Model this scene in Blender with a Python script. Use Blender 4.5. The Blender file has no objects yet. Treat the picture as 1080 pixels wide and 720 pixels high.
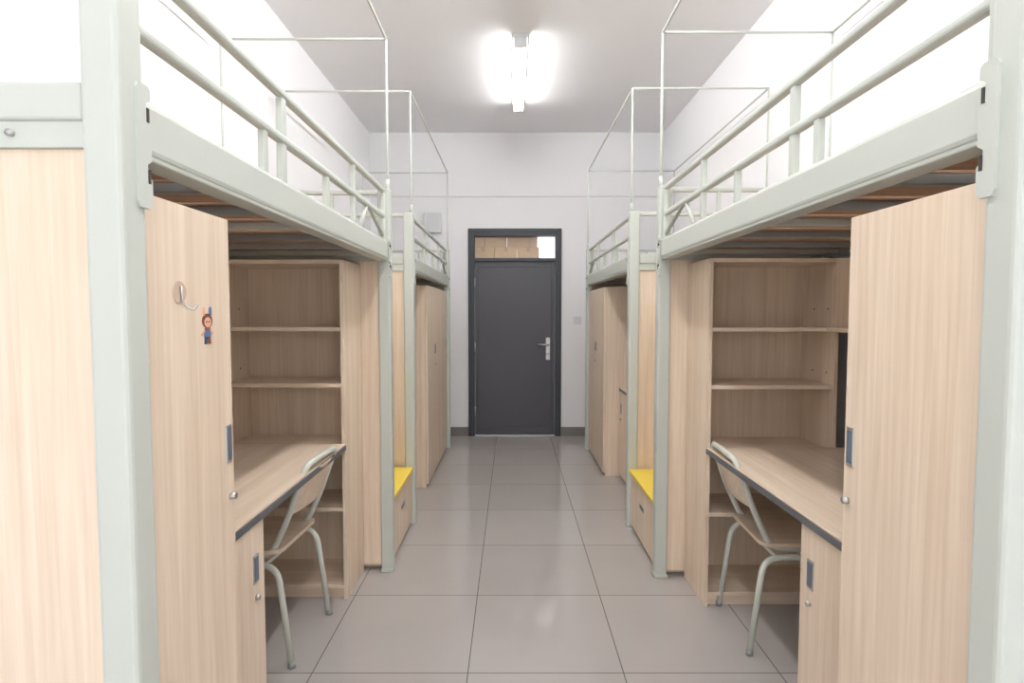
import bpy, bmesh, math
from mathutils import Vector, Matrix

scene = bpy.context.scene
scene.view_settings.view_transform = 'Standard'
scene.view_settings.look = 'None'
scene.view_settings.exposure = 0.62

# ------------------------------------------------------------ materials
def lin(c):
    c = c/255.0
    return c/12.92 if c <= 0.04045 else ((c+0.055)/1.055)**2.4
def rgb(r, g, b): return (lin(r), lin(g), lin(b), 1)

def base_mat(name, col, rough=0.5, metal=0.0, bump=0.0, bscale=60, var=0.03, spec=0.5):
    m = bpy.data.materials.new(name); m.use_nodes = True
    nt = m.node_tree; b = nt.nodes['Principled BSDF']
    b.inputs['Roughness'].default_value = rough
    b.inputs['Metallic'].default_value = metal
    b.inputs['Specular IOR Level'].default_value = spec
    tc = nt.nodes.new('ShaderNodeTexCoord')
    n = nt.nodes.new('ShaderNodeTexNoise'); n.inputs['Scale'].default_value = bscale
    nt.links.new(tc.outputs['Object'], n.inputs['Vector'])
    mx = nt.nodes.new('ShaderNodeMix'); mx.data_type = 'RGBA'
    mx.inputs[6].default_value = tuple(x*(1-var) for x in col[:3])+(1,)
    mx.inputs[7].default_value = tuple(min(1, x*(1+var)) for x in col[:3])+(1,)
    nt.links.new(n.outputs['Fac'], mx.inputs[0])
    nt.links.new(mx.outputs[2], b.inputs['Base Color'])
    if bump:
        bp = nt.nodes.new('ShaderNodeBump'); bp.inputs['Strength'].default_value = bump
        bp.inputs['Distance'].default_value = 0.002
        nt.links.new(n.outputs['Fac'], bp.inputs['Height'])
        nt.links.new(bp.outputs['Normal'], b.inputs['Normal'])
    return m

def wood_mat(name, c1, c2, scale, rough=0.42):
    m = bpy.data.materials.new(name); m.use_nodes = True
    nt = m.node_tree; b = nt.nodes['Principled BSDF']
    b.inputs['Roughness'].default_value = rough
    tc = nt.nodes.new('ShaderNodeTexCoord')
    mp = nt.nodes.new('ShaderNodeMapping'); mp.inputs['Scale'].default_value = scale
    nt.links.new(tc.outputs['Object'], mp.inputs['Vector'])
    n = nt.nodes.new('ShaderNodeTexNoise'); n.inputs['Scale'].default_value = 1.0
    n.inputs['Detail'].default_value = 6; n.inputs['Distortion'].default_value = 0.6
    nt.links.new(mp.outputs[0], n.inputs['Vector'])
    mp2 = nt.nodes.new('ShaderNodeMapping'); mp2.inputs['Scale'].default_value = tuple(x*0.22 for x in scale)
    nt.links.new(tc.outputs['Object'], mp2.inputs['Vector'])
    n2 = nt.nodes.new('ShaderNodeTexNoise'); n2.inputs['Scale'].default_value = 1.0
    n2.inputs['Detail'].default_value = 3; n2.inputs['Distortion'].default_value = 1.2
    nt.links.new(mp2.outputs[0], n2.inputs['Vector'])
    ad = nt.nodes.new('ShaderNodeMath'); ad.operation = 'ADD'
    nt.links.new(n.outputs['Fac'], ad.inputs[0]); nt.links.new(n2.outputs['Fac'], ad.inputs[1])
    hf = nt.nodes.new('ShaderNodeMath'); hf.operation = 'MULTIPLY'; hf.inputs[1].default_value = 0.5
    nt.links.new(ad.outputs[0], hf.inputs[0])
    cr = nt.nodes.new('ShaderNodeValToRGB')
    cr.color_ramp.elements[0].position = 0.36; cr.color_ramp.elements[0].color = c1
    cr.color_ramp.elements[1].position = 0.62; cr.color_ramp.elements[1].color = c2
    nt.links.new(hf.outputs[0], cr.inputs[0])
    nt.links.new(cr.outputs[0], b.inputs['Base Color'])
    return m

def emit_mat(name, col, st):
    m = bpy.data.materials.new(name); m.use_nodes = True
    nt = m.node_tree; b = nt.nodes['Principled BSDF']
    b.inputs['Base Color'].default_value = (0.9, 0.9, 0.9, 1)
    b.inputs['Emission Color'].default_value = col
    b.inputs['Emission Strength'].default_value = st
    return m

W1, W2 = rgb(223, 201, 177), rgb(240, 222, 201)
WOODV = wood_mat('maple_laminate_vertical', W1, W2, (75, 75, 2.4))
WOODH = wood_mat('maple_laminate_desk', W1, W2, (60, 2.5, 60), 0.35)
WOODX = wood_mat('maple_laminate_shelf', W1, W2, (2.5, 60, 60))
SLAT = wood_mat('bed_slat_wood', rgb(160, 124, 98), rgb(190, 155, 128), (3, 60, 60), 0.6)
METAL = base_mat('pale_green_paint', rgb(201, 206, 198), 0.38, 0, 0.05, 200, 0.01)
DKMETAL = base_mat('grey_steel', rgb(150, 152, 150), 0.45)
WALL = base_mat('white_paint', rgb(242, 242, 244), 0.85, 0, 0.05, 150, 0.005)
CEIL = base_mat('ceiling_paint', rgb(247, 247, 249), 0.9, 0, 0.05, 150, 0.005)
DOORM = base_mat('door_grey', rgb(81, 81, 87), 0.42, 0, 0.15, 250, 0.06)
FRAMEM = base_mat('door_frame_grey', rgb(60, 63, 69), 0.4)
STEEL = base_mat('brushed_steel', rgb(190, 190, 190), 0.3, 0.9)
BASE = base_mat('baseboard_tile', rgb(128, 122, 118), 0.35, 0, 0, 8, 0.06)
YEL = base_mat('yellow_tread', rgb(242, 214, 84), 0.45)
EDGE = base_mat('desk_edge_trim', rgb(108, 110, 116), 0.35, 0.3)
HANDLE = base_mat('handle_insert', rgb(118, 130, 148), 0.35, 0.4)
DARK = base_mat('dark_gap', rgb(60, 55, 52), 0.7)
CARD = base_mat('cardboard', rgb(222, 186, 140), 0.8, 0, 0.1, 30, 0.08)
TAPE = base_mat('parcel_tape', rgb(200, 162, 116), 0.4)
PLAST = base_mat('white_plastic', rgb(222, 224, 226), 0.4)
CHAIRM = base_mat('chair_frame_paint', rgb(213, 216, 206), 0.3, 0, 0, 50, 0.01)
TUBE_A = emit_mat('lamp_tube_seen', (1.0, 0.99, 0.975, 1), 21)  # visible lamp, emission kept low so its ceiling glow stays small
TUBE_B = emit_mat('added_fill_tube', (1.0, 0.99, 0.975, 1), 46)  # for the strongest added fill batten, out of view
TUBE_C = emit_mat('added_fill_tube_dim', (1.0, 0.99, 0.975, 1), 28)  # weaker emission for the other added fill battens, out of view

TX, TY = -0.17, 1.51
def tile_mat():
    m = bpy.data.materials.new('floor_tiles'); m.use_nodes = True
    nt = m.node_tree; b = nt.nodes['Principled BSDF']
    b.inputs['IOR'].default_value = 1.55
    tc = nt.nodes.new('ShaderNodeTexCoord')
    mp = nt.nodes.new('ShaderNodeMapping')
    mp.inputs['Location'].default_value = (-TX, -TY, 0)
    nt.links.new(tc.outputs['Object'], mp.inputs['Vector'])
    br = nt.nodes.new('ShaderNodeTexBrick')
    br.offset = 0; br.squash = 1
    br.inputs['Scale'].default_value = 1
    br.inputs['Brick Width'].default_value = 0.6; br.inputs['Row Height'].default_value = 0.6
    br.inputs['Mortar Size'].default_value = 0.0022
    br.inputs['Mortar Smooth'].default_value = 0.1
    br.inputs['Bias'].default_value = 0
    br.inputs['Color1'].default_value = rgb(178, 172, 169)
    br.inputs['Color2'].default_value = rgb(174, 168, 165)
    br.inputs['Mortar'].default_value = rgb(110, 104, 100)
    nt.links.new(mp.outputs[0], br.inputs['Vector'])
    n = nt.nodes.new('ShaderNodeTexNoise'); n.inputs['Scale'].default_value = 3.0; n.inputs['Detail'].default_value = 5
    nt.links.new(tc.outputs['Object'], n.inputs['Vector'])
    mr = nt.nodes.new('ShaderNodeMapRange'); mr.inputs[3].default_value = 0.95; mr.inputs[4].default_value = 1.05
    nt.links.new(n.outputs['Fac'], mr.inputs[0])
    mu = nt.nodes.new('ShaderNodeMix'); mu.data_type = 'RGBA'; mu.blend_type = 'MULTIPLY'; mu.inputs[0].default_value = 1
    nt.links.new(br.outputs['Color'], mu.inputs[6]); nt.links.new(mr.outputs[0], mu.inputs[7])
    nt.links.new(mu.outputs[2], b.inputs['Base Color'])
    rr = nt.nodes.new('ShaderNodeMapRange'); rr.inputs[3].default_value = 0.08; rr.inputs[4].default_value = 0.15
    nt.links.new(n.outputs['Fac'], rr.inputs[0]); nt.links.new(rr.outputs[0], b.inputs['Roughness'])
    bp = nt.nodes.new('ShaderNodeBump'); bp.inputs['Strength'].default_value = 0.4; bp.inputs['Distance'].default_value = 0.002; bp.invert = True
    nt.links.new(br.outputs['Fac'], bp.inputs['Height']); nt.links.new(bp.outputs['Normal'], b.inputs['Normal'])
    return m
FLOOR = tile_mat()

# ------------------------------------------------------------ geometry helpers
def empty(name):
    e = bpy.data.objects.new(name, None); scene.collection.objects.link(e)
    e.empty_display_size = 0.1
    return e
def finish(bm, name, mat, parent, smooth=False):
    bmesh.ops.recalc_face_normals(bm, faces=bm.faces)
    me = bpy.data.meshes.new(name); bm.to_mesh(me); bm.free()
    if smooth:
        for p in me.polygons: p.use_smooth = True
    me.materials.append(mat)
    o = bpy.data.objects.new(name, me); scene.collection.objects.link(o)
    if parent: o.parent = parent
    return o
def box(name, x0, x1, y0, y1, z0, z1, mat, parent=None, bev=0.0, seg=2):
    x0, x1 = sorted((x0, x1)); y0, y1 = sorted((y0, y1)); z0, z1 = sorted((z0, z1))
    bm = bmesh.new(); bmesh.ops.create_cube(bm, size=1)
    for v in bm.verts:
        v.co = Vector(((x0+x1)/2+v.co.x*(x1-x0), (y0+y1)/2+v.co.y*(y1-y0), (z0+z1)/2+v.co.z*(z1-z0)))
    if bev:
        bmesh.ops.bevel(bm, geom=bm.edges[:], offset=bev, segments=seg, affect='EDGES', profile=0.5)
    return finish(bm, name, mat, parent)
def tube(name, pts, r, mat, parent=None, n=12, closed=False):
    pts = [Vector(p) for p in pts]
    bm = bmesh.new(); rings = []
    t0 = (pts[1]-pts[0]).normalized()
    up = Vector((0, 0, 1)) if abs(t0.z) < 0.9 else Vector((1, 0, 0))
    nrm = t0.cross(up).normalized()
    prev = t0
    for i, p in enumerate(pts):
        if i == 0: t = t0
        elif i == len(pts)-1: t = (pts[i]-pts[i-1]).normalized()
        else: t = ((pts[i+1]-pts[i]).normalized()+(pts[i]-pts[i-1]).normalized()).normalized()
        q = prev.rotation_difference(t); nrm = q @ nrm; prev = t
        nrm = (nrm - t*nrm.dot(t)).normalized()
        bn = t.cross(nrm)
        rings.append([bm.verts.new(p+nrm*r*math.cos(2*math.pi*k/n)+bn*r*math.sin(2*math.pi*k/n)) for k in range(n)])
    for a, b in zip(rings[:-1], rings[1:]):
        for k in range(n):
            bm.faces.new((a[k], a[(k+1) % n], b[(k+1) % n], b[k]))
    bm.faces.new(rings[0][::-1]); bm.faces.new(rings[-1])
    return finish(bm, name, mat, parent, smooth=True)
def fillet(pts, r, n=6):
    pts = [Vector(p) for p in pts]; out = [pts[0]]
    for i in range(1, len(pts)-1):
        a, b, c = pts[i-1], pts[i], pts[i+1]
        ra = min(r, (a-b).length*0.49); rc = min(r, (c-b).length*0.49)
        p0 = b+(a-b).normalized()*ra; p2 = b+(c-b).normalized()*rc
        for k in range(n+1):
            t = k/n
            out.append(p0*(1-t)**2+b*2*t*(1-t)+p2*t*t)
    out.append(pts[-1]); return out
def prism(name, poly, axis, d0, d1, mat, parent=None, bev=0.0):
    bm = bmesh.new()
    def P(a, b, d):
        return (d, a, b) if axis == 'x' else ((a, d, b) if axis == 'y' else (a, b, d))
    v0 = [bm.verts.new(P(a, b, d0)) for a, b in poly]
    v1 = [bm.verts.new(P(a, b, d1)) for a, b in poly]
    bm.faces.new(v0); bm.faces.new(v1[::-1])
    n = len(poly)
    for i in range(n):
        bm.faces.new((v0[i], v0[(i+1) % n], v1[(i+1) % n], v1[i]))
    return finish(bm, name, mat, parent)
def circ(cx, cz, r, n=20, rx=None):
    rx = rx or r
    return [(cx+rx*math.cos(2*math.pi*k/n), cz+r*math.sin(2*math.pi*k/n)) for k in range(n)]

# ------------------------------------------------------------ room shell
XL, XR, YB, YF, H = -1.57, 1.665, -1.80, 6.33, 3.365
box('floor', XL-0.1, XR+0.1, YB-1.2, YF+1.2, -0.1, 0, FLOOR)
box('ceiling', XL-0.1, XR+0.1, YB-0.1, YF+0.1, H, H+0.1, CEIL)
box('wall_left', XL-0.1, XL, YB-0.1, YF+0.1, 0, H, WALL)
box('wall_right', XR, XR+0.1, YB-0.1, YF+0.1, 0, H, WALL)
DX0, DX1, DZ = -0.488, 0.551, 2.32
wf = empty('wall_far')
box('panel_left', XL, DX0, YF, YF+0.1, 0, H, WALL, wf)
box('panel_right', DX1, XR, YF, YF+0.1, 0, H, WALL, wf)
box('panel_over_door', DX0, DX1, YF, YF+0.1, DZ, H, WALL, wf)
box('trim_beam', XL, XR, YF-0.015, YF, 2.67, H, WALL, None, 0.004)
wb = empty('wall_back')
box('pier_left', XL, -1.35, YB-0.1, YB, 0, H, WALL, wb)
box('pier_right', 1.45, XR, YB-0.1, YB, 0, H, WALL, wb)
box('lintel', -1.35, 1.45, YB-0.1, YB, 2.75, H, WALL, wb)
win = empty('window_1')
for i, x in enumerate((-1.35, -0.43, 0.49, 1.41)):
    box('mullion_%d' % i, x, x+0.04, YB-0.08, YB-0.03, 0.0, 2.75, PLAST, win, 0.004)
box('head', -1.35, 1.45, YB-0.08, YB-0.03, 2.70, 2.75, PLAST, win, 0.004)
box('baseboard_far_left', XL, DX0-0.002, YF-0.012, YF, 0, 0.10, BASE, None, 0.002)
box('baseboard_far_right', DX1+0.002, XR, YF-0.012, YF, 0, 0.10, BASE, None, 0.002)
box('baseboard_left', XL, XL+0.012, YB, YF-0.012, 0, 0.10, BASE, None, 0.002)
box('baseboard_right', XR-0.012, XR, YB, YF-0.012, 0, 0.10, BASE, None, 0.002)

# ------------------------------------------------------------ door
d = empty('door_1')
fw = 0.07
y0, y1 = YF-0.025, YF+0.10
for nm, a, b, z0, z1 in (('jamb_left', DX0, DX0+fw, 0, DZ), ('jamb_right', DX1-fw, DX1, 0, DZ),
                         ('head', DX0+fw, DX1-fw, DZ-0.085, DZ), ('transom_bar', DX0+fw, DX1-fw, 1.955, 1.995)):
    box('frame_'+nm, a, b, y0, y1, z0, z1, FRAMEM, d, 0.006)
for nm, a, b, z0, z1 in (('l', DX0+0.018, DX0+0.042, 0.0, DZ-0.018), ('r', DX1-0.042, DX1-0.018, 0.0, DZ-0.018),
                         ('t', DX0+0.018, DX1-0.018, DZ-0.042, DZ-0.018)):
    box('frame_ridge_'+nm, a, b, y0-0.01, y0+0.004, z0, z1, FRAMEM, d, 0.004)
LX0, LX1 = DX0+fw+0.003, DX1-fw-0.003
box('leaf', LX0, LX1, YF+0.0, YF+0.045, 0.012, 1.953, DOORM, d, 0.003)
bx0, bx1, bz0, bz1 = LX0+0.035, LX1-0.035, 0.10, 1.90
pts = fillet([(bx0+0.3, YF-0.001, bz1), (bx1, YF-0.001, bz1), (bx1, YF-0.001, bz0), (bx0, YF-0.001, bz0), (bx0, YF-0.001, bz1), (bx0+0.3, YF-0.001, bz1)], 0.05)
tube('leaf_emboss', pts, 0.004, DOORM, d, 8)
hx = LX1-0.075
box('lock_plate', hx-0.024, hx+0.024, YF-0.012, YF+0.001, 0.86, 1.11, STEEL, d, 0.005)
tube('lever', fillet([(hx, YF-0.01, 1.03), (hx, YF-0.06, 1.03), (hx-0.12, YF-0.06, 1.03)], 0.02), 0.011, STEEL, d)
tube('key_cylinder', [(hx, YF-0.022, 0.93), (hx, YF-0.008, 0.93)], 0.012, STEEL, d)
for i, z in enumerate((0.28, 1.0, 1.72)):
    tube('hinge_%d' % i, [(LX0, YF-0.01, z-0.055), (LX0, YF-0.01, z+0.055)], 0.009, STEEL, d)
box('threshold', DX0+fw, DX1-fw, YF-0.02, YF+0.1, 0.0, 0.010, STEEL, d, 0.002)
gm = bpy.data.materials.new('transom_glass'); gm.use_nodes = True
nt = gm.node_tree; nt.nodes.remove(nt.nodes['Principled BSDF'])
tr = nt.nodes.new('ShaderNodeBsdfTransparent'); gl = nt.nodes.new('ShaderNodeBsdfGlossy'); gl.inputs['Roughness'].default_value = 0.02
ms = nt.nodes.new('ShaderNodeMixShader'); ms.inputs[0].default_value = 0.06
nt.links.new(tr.outputs[0], ms.inputs[1]); nt.links.new(gl.outputs[0], ms.inputs[2])
nt.links.new(ms.outputs[0], nt.nodes['Material Output'].inputs['Surface'])
box('transom_glass', DX0+fw, DX1-fw, YF+0.045, YF+0.05, 1.995, DZ-0.085, gm, d)
sh = empty('corridor_shelf')
box('board', DX0-0.2, DX1+0.2, YF+0.12, YF+0.5, 1.93, 1.96, WOODX, sh)
box('leg_left', DX0-0.2, DX0-0.17, YF+0.12, YF+0.5, 0, 1.93, WOODX, sh)
box('leg_right', DX1+0.17, DX1+0.2, YF+0.12, YF+0.5, 0, 1.93, WOODX, sh)
cb = empty('cardboard_boxes')
for i, (a, b, z0, z1) in enumerate(((-0.46, -0.20, 1.96, 2.13), (-0.195, 0.055, 1.96, 2.13), (0.06, 0.31, 1.96, 2.13),
                                    (-0.46, -0.31, 2.132, 2.36), (-0.305, -0.06, 2.132, 2.36), (-0.055, 0.20, 2.132, 2.36), (0.205, 0.29, 2.132, 2.36))):
    box('carton_%d' % i, a, b, YF+0.13, YF+0.42, z0, z1, CARD, cb, 0.004)
    box('tape_%d' % i, (a+b)/2-0.02, (a+b)/2+0.02, YF+0.129, YF+0.131, z1-0.05, z1-0.003, TAPE, cb)

# wall fixtures
box('junction_box', -0.97, -0.78, YF-0.05, YF, 2.27, 2.49, PLAST, wf, 0.006)
box('switch_plate', 0.69, 0.776, YF-0.010, YF, 1.26, 1.346, PLAST, wf, 0.003)
box('switch_rocker', 0.705, 0.761, YF-0.014, YF-0.009, 1.275, 1.331, PLAST, wf, 0.002)

# ------------------------------------------------------------ lamps: the seen tube plus added unseen fill tubes
def batten(yc, mat, L=1.32, x=0.06):
    e = empty('ceiling_tube_or_fill')  # the seen lamp and the added unseen fills share this name
    box('housing', x-0.055, x+0.055, yc-L/2, yc+L/2, H-0.022, H, PLAST, e, 0.006)
    zc = H-0.05; r = 0.036
    tube('diffuser', [(x, yc-L/2+0.03, zc), (x, yc+L/2-0.03, zc)], r, mat, e, 20)
    box('end_cap_a', x-0.048, x+0.048, yc-L/2, yc-L/2+0.03, zc-r-0.006, H-0.02, PLAST, e, 0.008, 3)
    box('end_cap_b', x-0.048, x+0.048, yc+L/2-0.03, yc+L/2, zc-r-0.006, H-0.02, PLAST, e, 0.008, 3)
batten(4.77, TUBE_A)
batten(2.75, TUBE_B)  # added fill out of view, brightens shelves and far half
batten(1.0, TUBE_C)  # added fill above the view, brightens the near beds
batten(-0.75, TUBE_C)  # added fill behind the camera, brightens the room from there

# ------------------------------------------------------------ loft beds
RZ0, RZ1 = 1.66, 1.76
PW = 0.064
PT = 2.03
DEP = 0.90
def loft_bed(s, a, Y0, Y1):
    e = empty('loft_bed')
    X = lambda dd: s*(a+dd)
    for i, (dd, yy) in enumerate(((0, Y0), (0, Y1-PW), (DEP-PW, Y0), (DEP-PW, Y1-PW))):
        box('post_%d' % i, X(dd), X(dd+PW), yy, yy+PW, 0, PT, METAL, e, 0.010, 3)
        box('post_foot_%d' % i, X(dd-0.002), X(dd+PW+0.002), yy-0.002, yy+PW+0.002, 0, 0.02, METAL, e, 0.004)
    for i, dd in enumerate((0.008, DEP-0.048)):
        box('side_rail_%d' % i, X(dd), X(dd+0.04), Y0+PW, Y1-PW, RZ0, RZ1, METAL, e, 0.014, 3)
    box('side_rail_lip', X(0.012), X(0.07), Y0+PW, Y1-PW, RZ0-0.004, RZ0+0.008, METAL, e, 0.003)
    for i, (yy, dr) in enumerate(((Y0+PW, 1), (Y1-PW, -1))):
        z0, z1 = 1.565, 1.775
        A = -0.026*dr; B = 0.010*dr
        poly = [(yy+A, z0+0.01), (yy+A+0.006*dr, z0), (yy+B-0.006*dr, z0), (yy+B, z0+0.01), (yy+B, z0+0.05), (yy+B-0.012*dr, z0+0.058), (yy+B-0.012*dr, z0+0.075),
                (yy+B, z0+0.083), (yy+B, z1-0.055), (yy+B-0.012*dr, z1-0.048), (yy+B-0.012*dr, z1-0.03), (yy+B, z1-0.024), (yy+B, z1-0.006), (yy+B-0.006*dr, z1), (yy+A+0.006*dr, z1), (yy+A, z1-0.01)]
        prism('hook_plate_%d' % i, poly, 'x', X(-0.005), X(0.004), METAL, e)
        for j, zz in enumerate((z1-0.05, z0+0.055)):
            box('hook_slot_%d_%d' % (i, j), X(-0.0065), X(0.0), yy-0.002*dr, yy+0.004*dr, zz-0.012, zz+0.012, DARK, e)
    for i, (yy, q) in enumerate(((Y0, 1), (Y1, -1))):
        ya, yb = sorted((yy+0.006*q, yy+0.046*q))
        box('end_beam_%d' % i, X(PW), X(DEP-PW), ya, yb, 1.698, RZ1, METAL, e, 0.006, 3)
        ya, yb = sorted((yy+0.012*q, yy+0.045*q))
        box('end_flange_%d' % i, X(PW), X(DEP-PW), ya, yb, 1.655, 1.699, METAL, e, 0.002)
        for j, dd in enumerate((0.185, 0.70)):
            tube('bolt_%d_%d' % (i, j), [(X(dd), yy+0.004*q, 1.678), (X(dd), yy+0.02*q, 1.678)], 0.006, STEEL, e)
        ya, yb = sorted((yy+0.02*q, yy+0.038*q))
        box('end_panel_%d' % i, X(PW), X(DEP-PW), ya, yb, 0.03, 1.655, WOODV, e, 0.001)
        box('end_top_bar_%d' % i, X(PW), X(DEP-PW), yy+0.018*q, yy+0.042*q, 2.0, 2.024, METAL, e, 0.006)
        for j, dd in enumerate((0.3, 0.6)):
            if i == 1:
                box('end_bar_%d_%d' % (i, j), X(dd), X(dd+0.018), yy+0.022*q, yy+0.04*q, RZ1, 2.0, METAL, e, 0.004)
    for i, (dd) in enumerate((0.017, DEP-0.043)):
        g0, g1 = Y0+PW+0.004, Y1-PW-0.004
        box('guard_top_%d' % i, X(dd), X(dd+0.026), g0, g1, 2.0, 2.026, METAL, e, 0.009, 3)
        box('guard_mid_%d' % i, X(dd), X(dd+0.026), g0, g1, 1.87, 1.896, METAL, e, 0.009, 3)
        for j, (p, q) in enumerate(((g0, g0+0.024), (g1-0.024, g1))):
            box('guard_end_%d_%d' % (i, j), X(dd), X(dd+0.026), p, q, RZ1-0.005, 2.026, METAL, e, 0.008, 3)
        L = Y1-Y0
        for j, f in enumerate((0.29, 0.535)):
            box('baluster_low_%d_%d' % (i, j), X(dd+0.004), X(dd+0.024), Y0+L*f-0.012, Y0+L*f+0.012, RZ1-0.005, 1.872, METAL, e, 0.004)
        for j, f in enumerate((0.35, 0.70)):
            box('baluster_high_%d_%d' % (i, j), X(dd+0.004), X(dd+0.024), Y0+L*f-0.014, Y0+L*f+0.014, 1.76, 2.002, METAL, e, 0.004)
        tube('brace_%d' % i, [(X(dd+0.013), Y1-0.52, 1.765), (X(dd+0.013), Y1-0.40, 1.885), (X(dd+0.013), Y1-PW, 1.775)], 0.009, METAL, e)
    n = 7
    for i in range(n):
        yy = Y0+0.16+(Y1-Y0-0.32)*i/(n-1)
        box('cross_bar_%d' % i, X(0.045), X(DEP-0.045), yy-0.015, yy+0.015, RZ0+0.012, RZ0+0.036, METAL if i % 3 == 0 else DKMETAL, e, 0.003)
    n = 15
    for i in range(n):
        yy = Y0+0.08+(Y1-Y0-0.16)*i/(n-1)
        box('slat_%d' % i, X(0.046), X(DEP-0.05), yy-0.055, yy+0.055, RZ0+0.036, RZ0+0.05, SLAT, e, 0.002)
    r = 0.0065; T = 2.795
    c = [(0.015, Y0+0.03), (0.015, Y1-0.03), (DEP-0.03, Y0+0.03), (DEP-0.03, Y1-0.03)]
    for i, (dd, yy) in enumerate(c):
        tube('net_pole_%d' % i, [(X(dd), yy, PT-0.25), (X(dd), yy, T)], r, METAL, e, 8)
        tube('net_socket_%d' % i, [(X(dd), yy, PT-0.01), (X(dd), yy, PT+0.05)], 0.011, METAL, e, 8)
    for i, (p, q) in enumerate(((0, 1), (2, 3), (0, 2), (1, 3))):
        tube('net_bar_%d' % i, [(X(c[p][0]), c[p][1], T), (X(c[q][0]), c[q][1], T)], r, METAL, e, 8)
    return e

def handle(s, x, y, z0, z1, par, w=0.020, tag=''):
    xo = x-s*0.003
    box('pull_frame'+tag, xo, x+s*0.002, y-w/2, y+w/2, z0, z1, STEEL, par, 0.002)
    box('pull_recess'+tag, xo-s*0.001, x, y-w/2+0.004, y+w/2-0.004, z0+0.008, z1-0.008, HANDLE, par)
def lock(s, x, y, z, par, tag=''):
    tube('lock'+tag, [(x+s*0.002, y, z), (x-s*0.012, y, z)], 0.008, STEEL, par, 14)

def wardrobe(s, a, ya, yb, leaves=1, hy=None):
    e = empty('wardrobe')
    X = lambda dd: s*(a+dd)
    zt = 1.60
    box('side_near', X(0.045), X(0.84), ya, ya+0.018, 0.0, zt, WOODV, e, 0.001)
    box('side_far', X(0.045), X(0.84), yb-0.018, yb, 0.0, zt, WOODV, e, 0.001)
    box('top', X(0.045), X(0.84), ya+0.018, yb-0.018, zt-0.018, zt, WOODX, e)
    box('bottom', X(0.045), X(0.84), ya+0.018, yb-0.018, 0.05, 0.068, WOODX, e)
    box('plinth', X(0.055), X(0.07), ya+0.018, yb-0.018, 0.0, 0.05, WOODX, e)
    box('back', X(0.83), X(0.84), ya+0.018, yb-0.018, 0.068, zt-0.018, WOODV, e)
    n = leaves
    for i in range(n):
        p = ya+0.002+(yb-ya-0.004)*i/n; q = ya+0.002+(yb-ya-0.004)*(i+1)/n
        box('door_leaf_%d' % i, X(0.026), X(0.043), p+0.0015, q-0.0015, 0.03, zt, WOODV, e, 0.001)
        hh = (q-0.024) if i % 2 == 0 else (p+0.024)
        handle(s, X(0.026), hh, 1.035, 1.125, e, 0.026, '_%d' % i)
        lock(s, X(0.026), hh+0.004, 0.955, e, '_%d' % i)
    return e

def bookcase(s, a, ya, yb, face):
    e = empty('bookcase')
    X = lambda dd: s*(a+dd)
    zt = 1.635
    d0, d1 = 0.16, 0.76
    box('side_aisle', X(d0), X(d0+0.018), ya, yb, 0, zt, WOODV, e, 0.001)
    box('side_wall', X(d1-0.018), X(d1), ya, yb, 0, zt, WOODV, e, 0.001)
    bk = (yb-0.012, yb) if face < 0 else (ya, ya+0.012)
    box('back_panel', X(d0+0.018), X(d1-0.018), bk[0], bk[1], 0.05, zt-0.018, WOODV, e)
    sa, sb = (ya+0.004, yb-0.012) if face < 0 else (ya+0.012, yb-0.004)
    for i, z in enumerate((0.06, 0.44, 0.735, 1.04, 1.308, zt-0.009)):
        box('shelf_%d' % i, X(d0+0.018), X(d1-0.018), sa, sb, z-0.009, z+0.009, WOODX, e, 0.001)
    box('kick', X(d0+0.018), X(d1-0.018), sa+0.02, sa+0.035, 0, 0.05, WOODX, e)
    box('corner_filler', X(d1), X(0.86), sa+0.0, sa+0.016, 1.299, zt, WOODV, e)
    for i in range(4):
        box('cam_cap_%d' % i, X(d1-0.019), X(d1-0.0175), ya+0.06+0.12*(i % 2), ya+0.068+0.12*(i % 2), 1.1+0.3*(i//2), 1.108+0.3*(i//2), DARK, e)
    return e

def desk(s, a, ya, yb, ped, pull=True):
    e = empty('desk')
    X = lambda dd: s*(a+dd)
    zt = 0.762
    box('top', X(0.160), X(0.86), ya, yb, zt-0.025, zt, WOODH, e, 0.002)
    box('edge_trim', X(0.154), X(0.161), ya, yb, zt-0.030, zt-0.006, EDGE, e, 0.003)
    box('drawer_rail', X(0.185), X(0.20), ya, ped[0] if ped[0] > (ya+yb)/2 else yb, zt-0.045, zt-0.025, EDGE, e)
    p, q = ped
    box('pedestal_side_a', X(0.18), X(0.80), p, p+0.018, 0, zt-0.025, WOODV, e)
    box('pedestal_side_b', X(0.18), X(0.80), q-0.018, q, 0, zt-0.025, WOODV, e)
    box('pedestal_bottom', X(0.18), X(0.80), p+0.018, q-0.018, 0.05, 0.068, WOODX, e)
    box('pedestal_back', X(0.79), X(0.80), p+0.018, q-0.018, 0.068, zt-0.025, WOODX, e)
    box('pedestal_door', X(0.162), X(0.179), p+0.001, q-0.001, 0.03, zt-0.034, WOODV, e, 0.001)
    hy = q-0.06 if p < (ya+yb)/2 else p+0.06
    handle(s, X(0.162), hy, 0.545, 0.635, e, 0.035)
    lock(s, X(0.162), hy, 0.50, e)
    box('wall_shelf', X(0.70), X(0.86), ya, yb-0.0, 1.299, 1.317, WOODH, e, 0.001)
    box('wall_board', X(0.845), X(0.86), ya, yb, 1.317, 1.62, WOODV, e)
    box('gap_dark_sheet', X(0.87), X(0.88), ya, yb, 0.80, 1.299, DARK, e)  # dark sheet standing in for the dark gap along the wall
    return e

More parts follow.
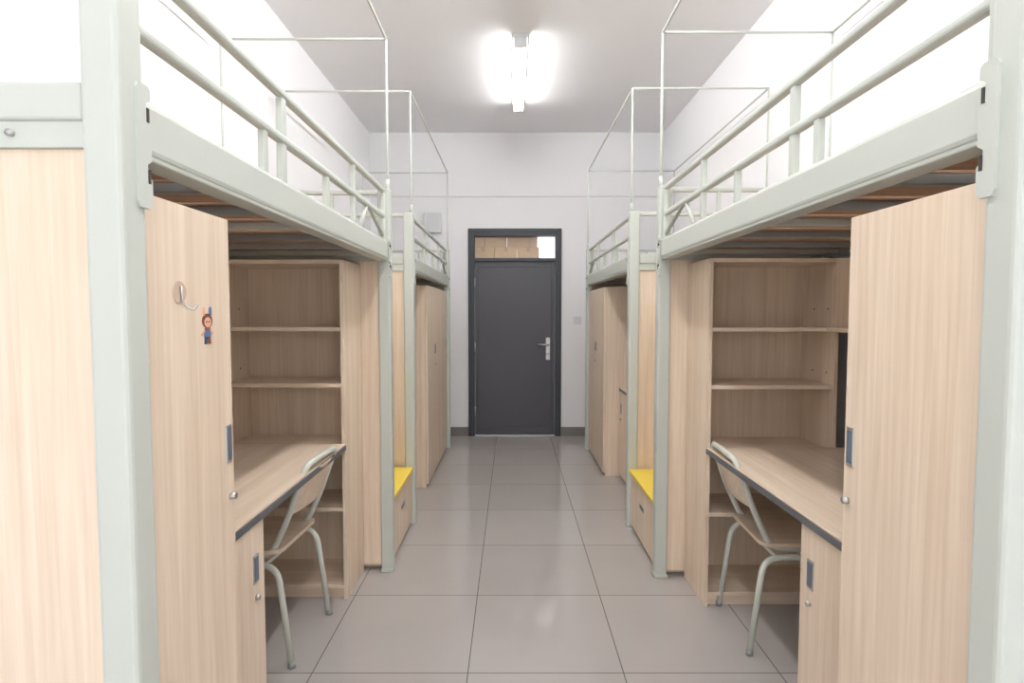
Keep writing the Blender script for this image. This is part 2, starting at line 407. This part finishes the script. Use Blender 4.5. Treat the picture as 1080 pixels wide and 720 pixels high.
def step_box(s, a, ya, yb):
    e = empty('storage_steps')
    X = lambda dd: s*(a+dd)
    ya += 0.006; yb -= 0.006
    for i, (p, q, z) in enumerate(((0.02, 0.24, 0.36), (0.24, 0.46, 0.74), (0.46, 0.68, 1.12), (0.68, 0.90, 1.48))):
        box('carcass_%d' % i, X(p+0.018), X(q), ya, yb, 0.0, z, WOODV, e, 0.001)
        box('riser_door_%d' % i, X(p), X(p+0.017), ya+0.004, yb-0.004, 0.03 if i == 0 else z-0.37, z-0.004, WOODV, e, 0.001)
        box('tread_%d' % i, X(p-0.012), X(q), ya, yb, z, z+0.022, YEL, e, 0.004)
    handle(s, X(0.02), (ya+yb)/2, 0.22, 0.25, e, 0.10)
    return e

AL, AR = 0.635, 0.745
loft_bed(-1, AL, 0.93, 3.02)
wardrobe(-1, AL, 1.0, 1.33)
desk(-1, AL, 1.335, 2.665, (1.335, 1.78))
bookcase(-1, AL, 2.67, 2.975, -1)
step_box(-1, AL, 3.02, 3.65)
loft_bed(-1, AL, 3.65, 5.80)
bookcase(-1, AL, 3.695, 3.99, 1)
desk(-1, AL, 3.995, 4.40, (4.1, 4.39))
wardrobe(-1, AL, 4.42, 5.70, 3)
loft_bed(1, AR, 0.84, 2.95)
wardrobe(1, AR, 0.91, 1.30)
desk(1, AR, 1.305, 2.595, (1.305, 1.74))
bookcase(1, AR, 2.60, 2.905, -1)
step_box(1, AR, 2.95, 3.60)
loft_bed(1, AR, 3.60, 5.73)
bookcase(1, AR, 3.645, 3.94, 1)
desk(1, AR, 3.945, 4.73, (4.30, 4.72))
wardrobe(1, AR, 4.74, 5.64, 2)

# ------------------------------------------------------------ chairs
def chair(s, fx, yc, rot=0.0):
    """s: direction of the front along X; fx rear foot X"""
    e = empty('school_chair')
    cr, sr = math.cos(rot), math.sin(rot)
    def P(x, y, z):
        xx = x-0.2; X = xx*cr-y*sr+0.2; Y = xx*sr+y*cr
        return (fx+s*X, yc+Y, z)
    R = 0.0125; w = 0.19
    for i, y in enumerate((-w, w)):
        tube('leg_frame_%d' % i, fillet([P(0, y*1.03, 0.0), P(0.055, y, 0.405), P(0.37, y, 0.405), P(0.43, y*1.03, 0.0)], 0.07), R, CHAIRM, e)
        for j, xx in enumerate((0.0, 0.43)):
            tube('foot_cap_%d_%d' % (i, j), [P(xx, y*1.03, 0), P(xx+(0.003 if j == 0 else -0.003), y*1.03, 0.022)], 0.014, DKMETAL, e)
    yb = w-0.028
    pts = [P(0.36, -yb, 0.43), P(0.09, -yb, 0.43), P(0.02, -yb, 0.58), P(-0.055, -yb, 0.79), P(-0.055, yb, 0.79), P(0.02, yb, 0.58), P(0.09, yb, 0.43), P(0.36, yb, 0.43)]
    tube('back_frame', fillet(pts, 0.055), R, CHAIRM, e)
    tube('cross_bar_front', [P(0.35, -w, 0.405), P(0.35, w, 0.405)], 0.008, CHAIRM, e)
    tube('cross_bar_rear', [P(0.10, -w, 0.405), P(0.10, w, 0.405)], 0.008, CHAIRM, e)
    bm = bmesh.new()
    x0, x1, hw = 0.045, 0.40, 0.185
    corners = [(x0, -hw), (x1, -hw), (x1, hw), (x0, hw)]
    pl = []
    for k in range(4):
        a = Vector(corners[k-1]); b = Vector(corners[k]); c = Vector(corners[(k+1) % 4])
        p0 = b+(a-b).normalized()*0.045; p2 = b+(c-b).normalized()*0.045
        for t in range(7):
            t /= 6; pl.append(p0*(1-t)**2+b*2*t*(1-t)+p2*t*t)
    top = [bm.verts.new(P(p.x, p.y, 0.458)) for p in pl]
    bot = [bm.verts.new(P(p.x, p.y, 0.443)) for p in pl]
    bm.faces.new(top); bm.faces.new(bot[::-1])
    for k in range(len(pl)):
        bm.faces.new((top[k], top[(k+1) % len(pl)], bot[(k+1) % len(pl)], bot[k]))
    finish(bm, 'seat', WOODX, e)
    bm = bmesh.new(); N = 12; z0, z1 = 0.59, 0.755
    def bx(z): return 0.02-0.075*(z-0.58)/0.21
    grid = {}
    for layer in (0, 1):
        for i in range(N+1):
            f = i/N*2-1
            for j in range(5):
                t = j/4
                zz = z0+(z1-z0)*t
                inset = 0.012*(abs(t-0.5)*2)**4
                y = f*(0.158-inset)
                bow = -0.018*(1-f*f)
                grid[layer, i, j] = bm.verts.new(P(bx(zz)+bow+(0.006 if layer else -0.006)+0.0, y, zz))
    for layer in (0, 1):
        for i in range(N):
            for j in range(4):
                bm.faces.new((grid[layer, i, j], grid[layer, i+1, j], grid[layer, i+1, j+1], grid[layer, i, j+1]))
    for i in range(N):
        for j in (0, 4):
            bm.faces.new((grid[0, i, j], grid[0, i+1, j], grid[1, i+1, j], grid[1, i, j]))
    for j in range(4):
        for i in (0, N):
            bm.faces.new((grid[0, i, j], grid[0, i, j+1], grid[1, i, j+1], grid[1, i, j]))
    finish(bm, 'backrest', WOODX, e)
chair(-1, -0.85, 2.35, 0.05)
chair(1, 0.97, 2.41, -0.05)

# ------------------------------------------------------------ hook and cartoon sticker on left wardrobe door
XD = -(AL+0.026)
hk = empty('adhesive_wall_hook')
clear = base_mat('clear_disc', rgb(214, 190, 170), 0.15)
prism('disc', circ(1.125, 1.425, 0.022, 24), 'x', XD, XD+0.002, clear, hk)
tube('hook', fillet([(XD+0.004, 1.125, 1.437), (XD+0.006, 1.13, 1.400), (XD+0.02, 1.14, 1.388), (XD+0.026, 1.145, 1.402)], 0.008), 0.0022, STEEL, hk, 8)
st = empty('cartoon_sticker')
cm = lambda n, *c: base_mat(n, rgb(*c), 0.45)
BLU, BRN, SKIN, REDM, NAV = cm('st_blue', 90, 125, 170), cm('st_brown', 130, 80, 60), cm('st_skin', 235, 180, 150), cm('st_red', 180, 80, 80), cm('st_navy', 60, 66, 105)
yc, zc, K = 1.225, 1.357, 1.25
def sp(n, poly, k, m):
    poly = [(yc+(p[0]-yc)*K, zc+(p[1]-zc)*1.0) for p in poly]
    prism(n, poly, 'x', XD, XD+0.001+0.0006*k, m, st)
sp('hair', circ(yc, zc+0.010, 0.016, 18), 1, BRN)
sp('ear_l', circ(yc-0.010, zc+0.030, 0.011, 12, 0.004), 1, SKIN)
sp('ear_r', circ(yc+0.010, zc+0.030, 0.011, 12, 0.004), 1, BLU)
sp('face', circ(yc, zc+0.007, 0.011, 16), 2, SKIN)
sp('eye_l', circ(yc-0.004, zc+0.008, 0.002, 8), 3, NAV)
sp('eye_r', circ(yc+0.004, zc+0.008, 0.002, 8), 3, NAV)
sp('body', [(yc-0.008, zc-0.005), (yc+0.008, zc-0.005), (yc+0.011, zc-0.024), (yc-0.011, zc-0.024)], 1, BLU)
sp('scarf', [(yc-0.008, zc-0.005), (yc+0.008, zc-0.005), (yc+0.007, zc-0.010), (yc-0.007, zc-0.010)], 2, REDM)
sp('arm_l', [(yc-0.008, zc-0.008), (yc-0.020, zc-0.018), (yc-0.017, zc-0.022), (yc-0.008, zc-0.014)], 1, SKIN)
sp('arm_r', [(yc+0.008, zc-0.008), (yc+0.020, zc-0.016), (yc+0.017, zc-0.020), (yc+0.008, zc-0.014)], 1, SKIN)
sp('leg_l', [(yc-0.009, zc-0.024), (yc-0.001, zc-0.024), (yc-0.002, zc-0.040), (yc-0.010, zc-0.040)], 1, NAV)
sp('leg_r', [(yc+0.001, zc-0.024), (yc+0.009, zc-0.024), (yc+0.010, zc-0.040), (yc+0.002, zc-0.040)], 1, BRN)

# ------------------------------------------------------------ world + daylight
w = bpy.data.worlds.new('sky'); scene.world = w; w.use_nodes = True
bg = w.node_tree.nodes['Background']; bg.inputs[0].default_value = (0.96, 0.975, 1.0, 1); bg.inputs[1].default_value = 1.7
pl = bpy.data.lights.new('window_portal', 'AREA'); pl.shape = 'RECTANGLE'; pl.size = 2.8; pl.size_y = 2.75
pl.cycles.is_portal = True
po = bpy.data.objects.new('window_portal', pl); scene.collection.objects.link(po)
po.location = (0.05, YB-0.12, 1.375); po.rotation_euler = (math.radians(90), 0, 0)

# ------------------------------------------------------------ camera
cd = bpy.data.cameras.new('camera'); co = bpy.data.objects.new('camera', cd); scene.collection.objects.link(co)
cd.sensor_width = 36; cd.lens = 36*596/1080; cd.clip_start = 0.05
co.location = (0, 0, 1.384)
co.rotation_euler = (math.radians(90)-math.atan(0.0503), 0, 0)
scene.camera = co
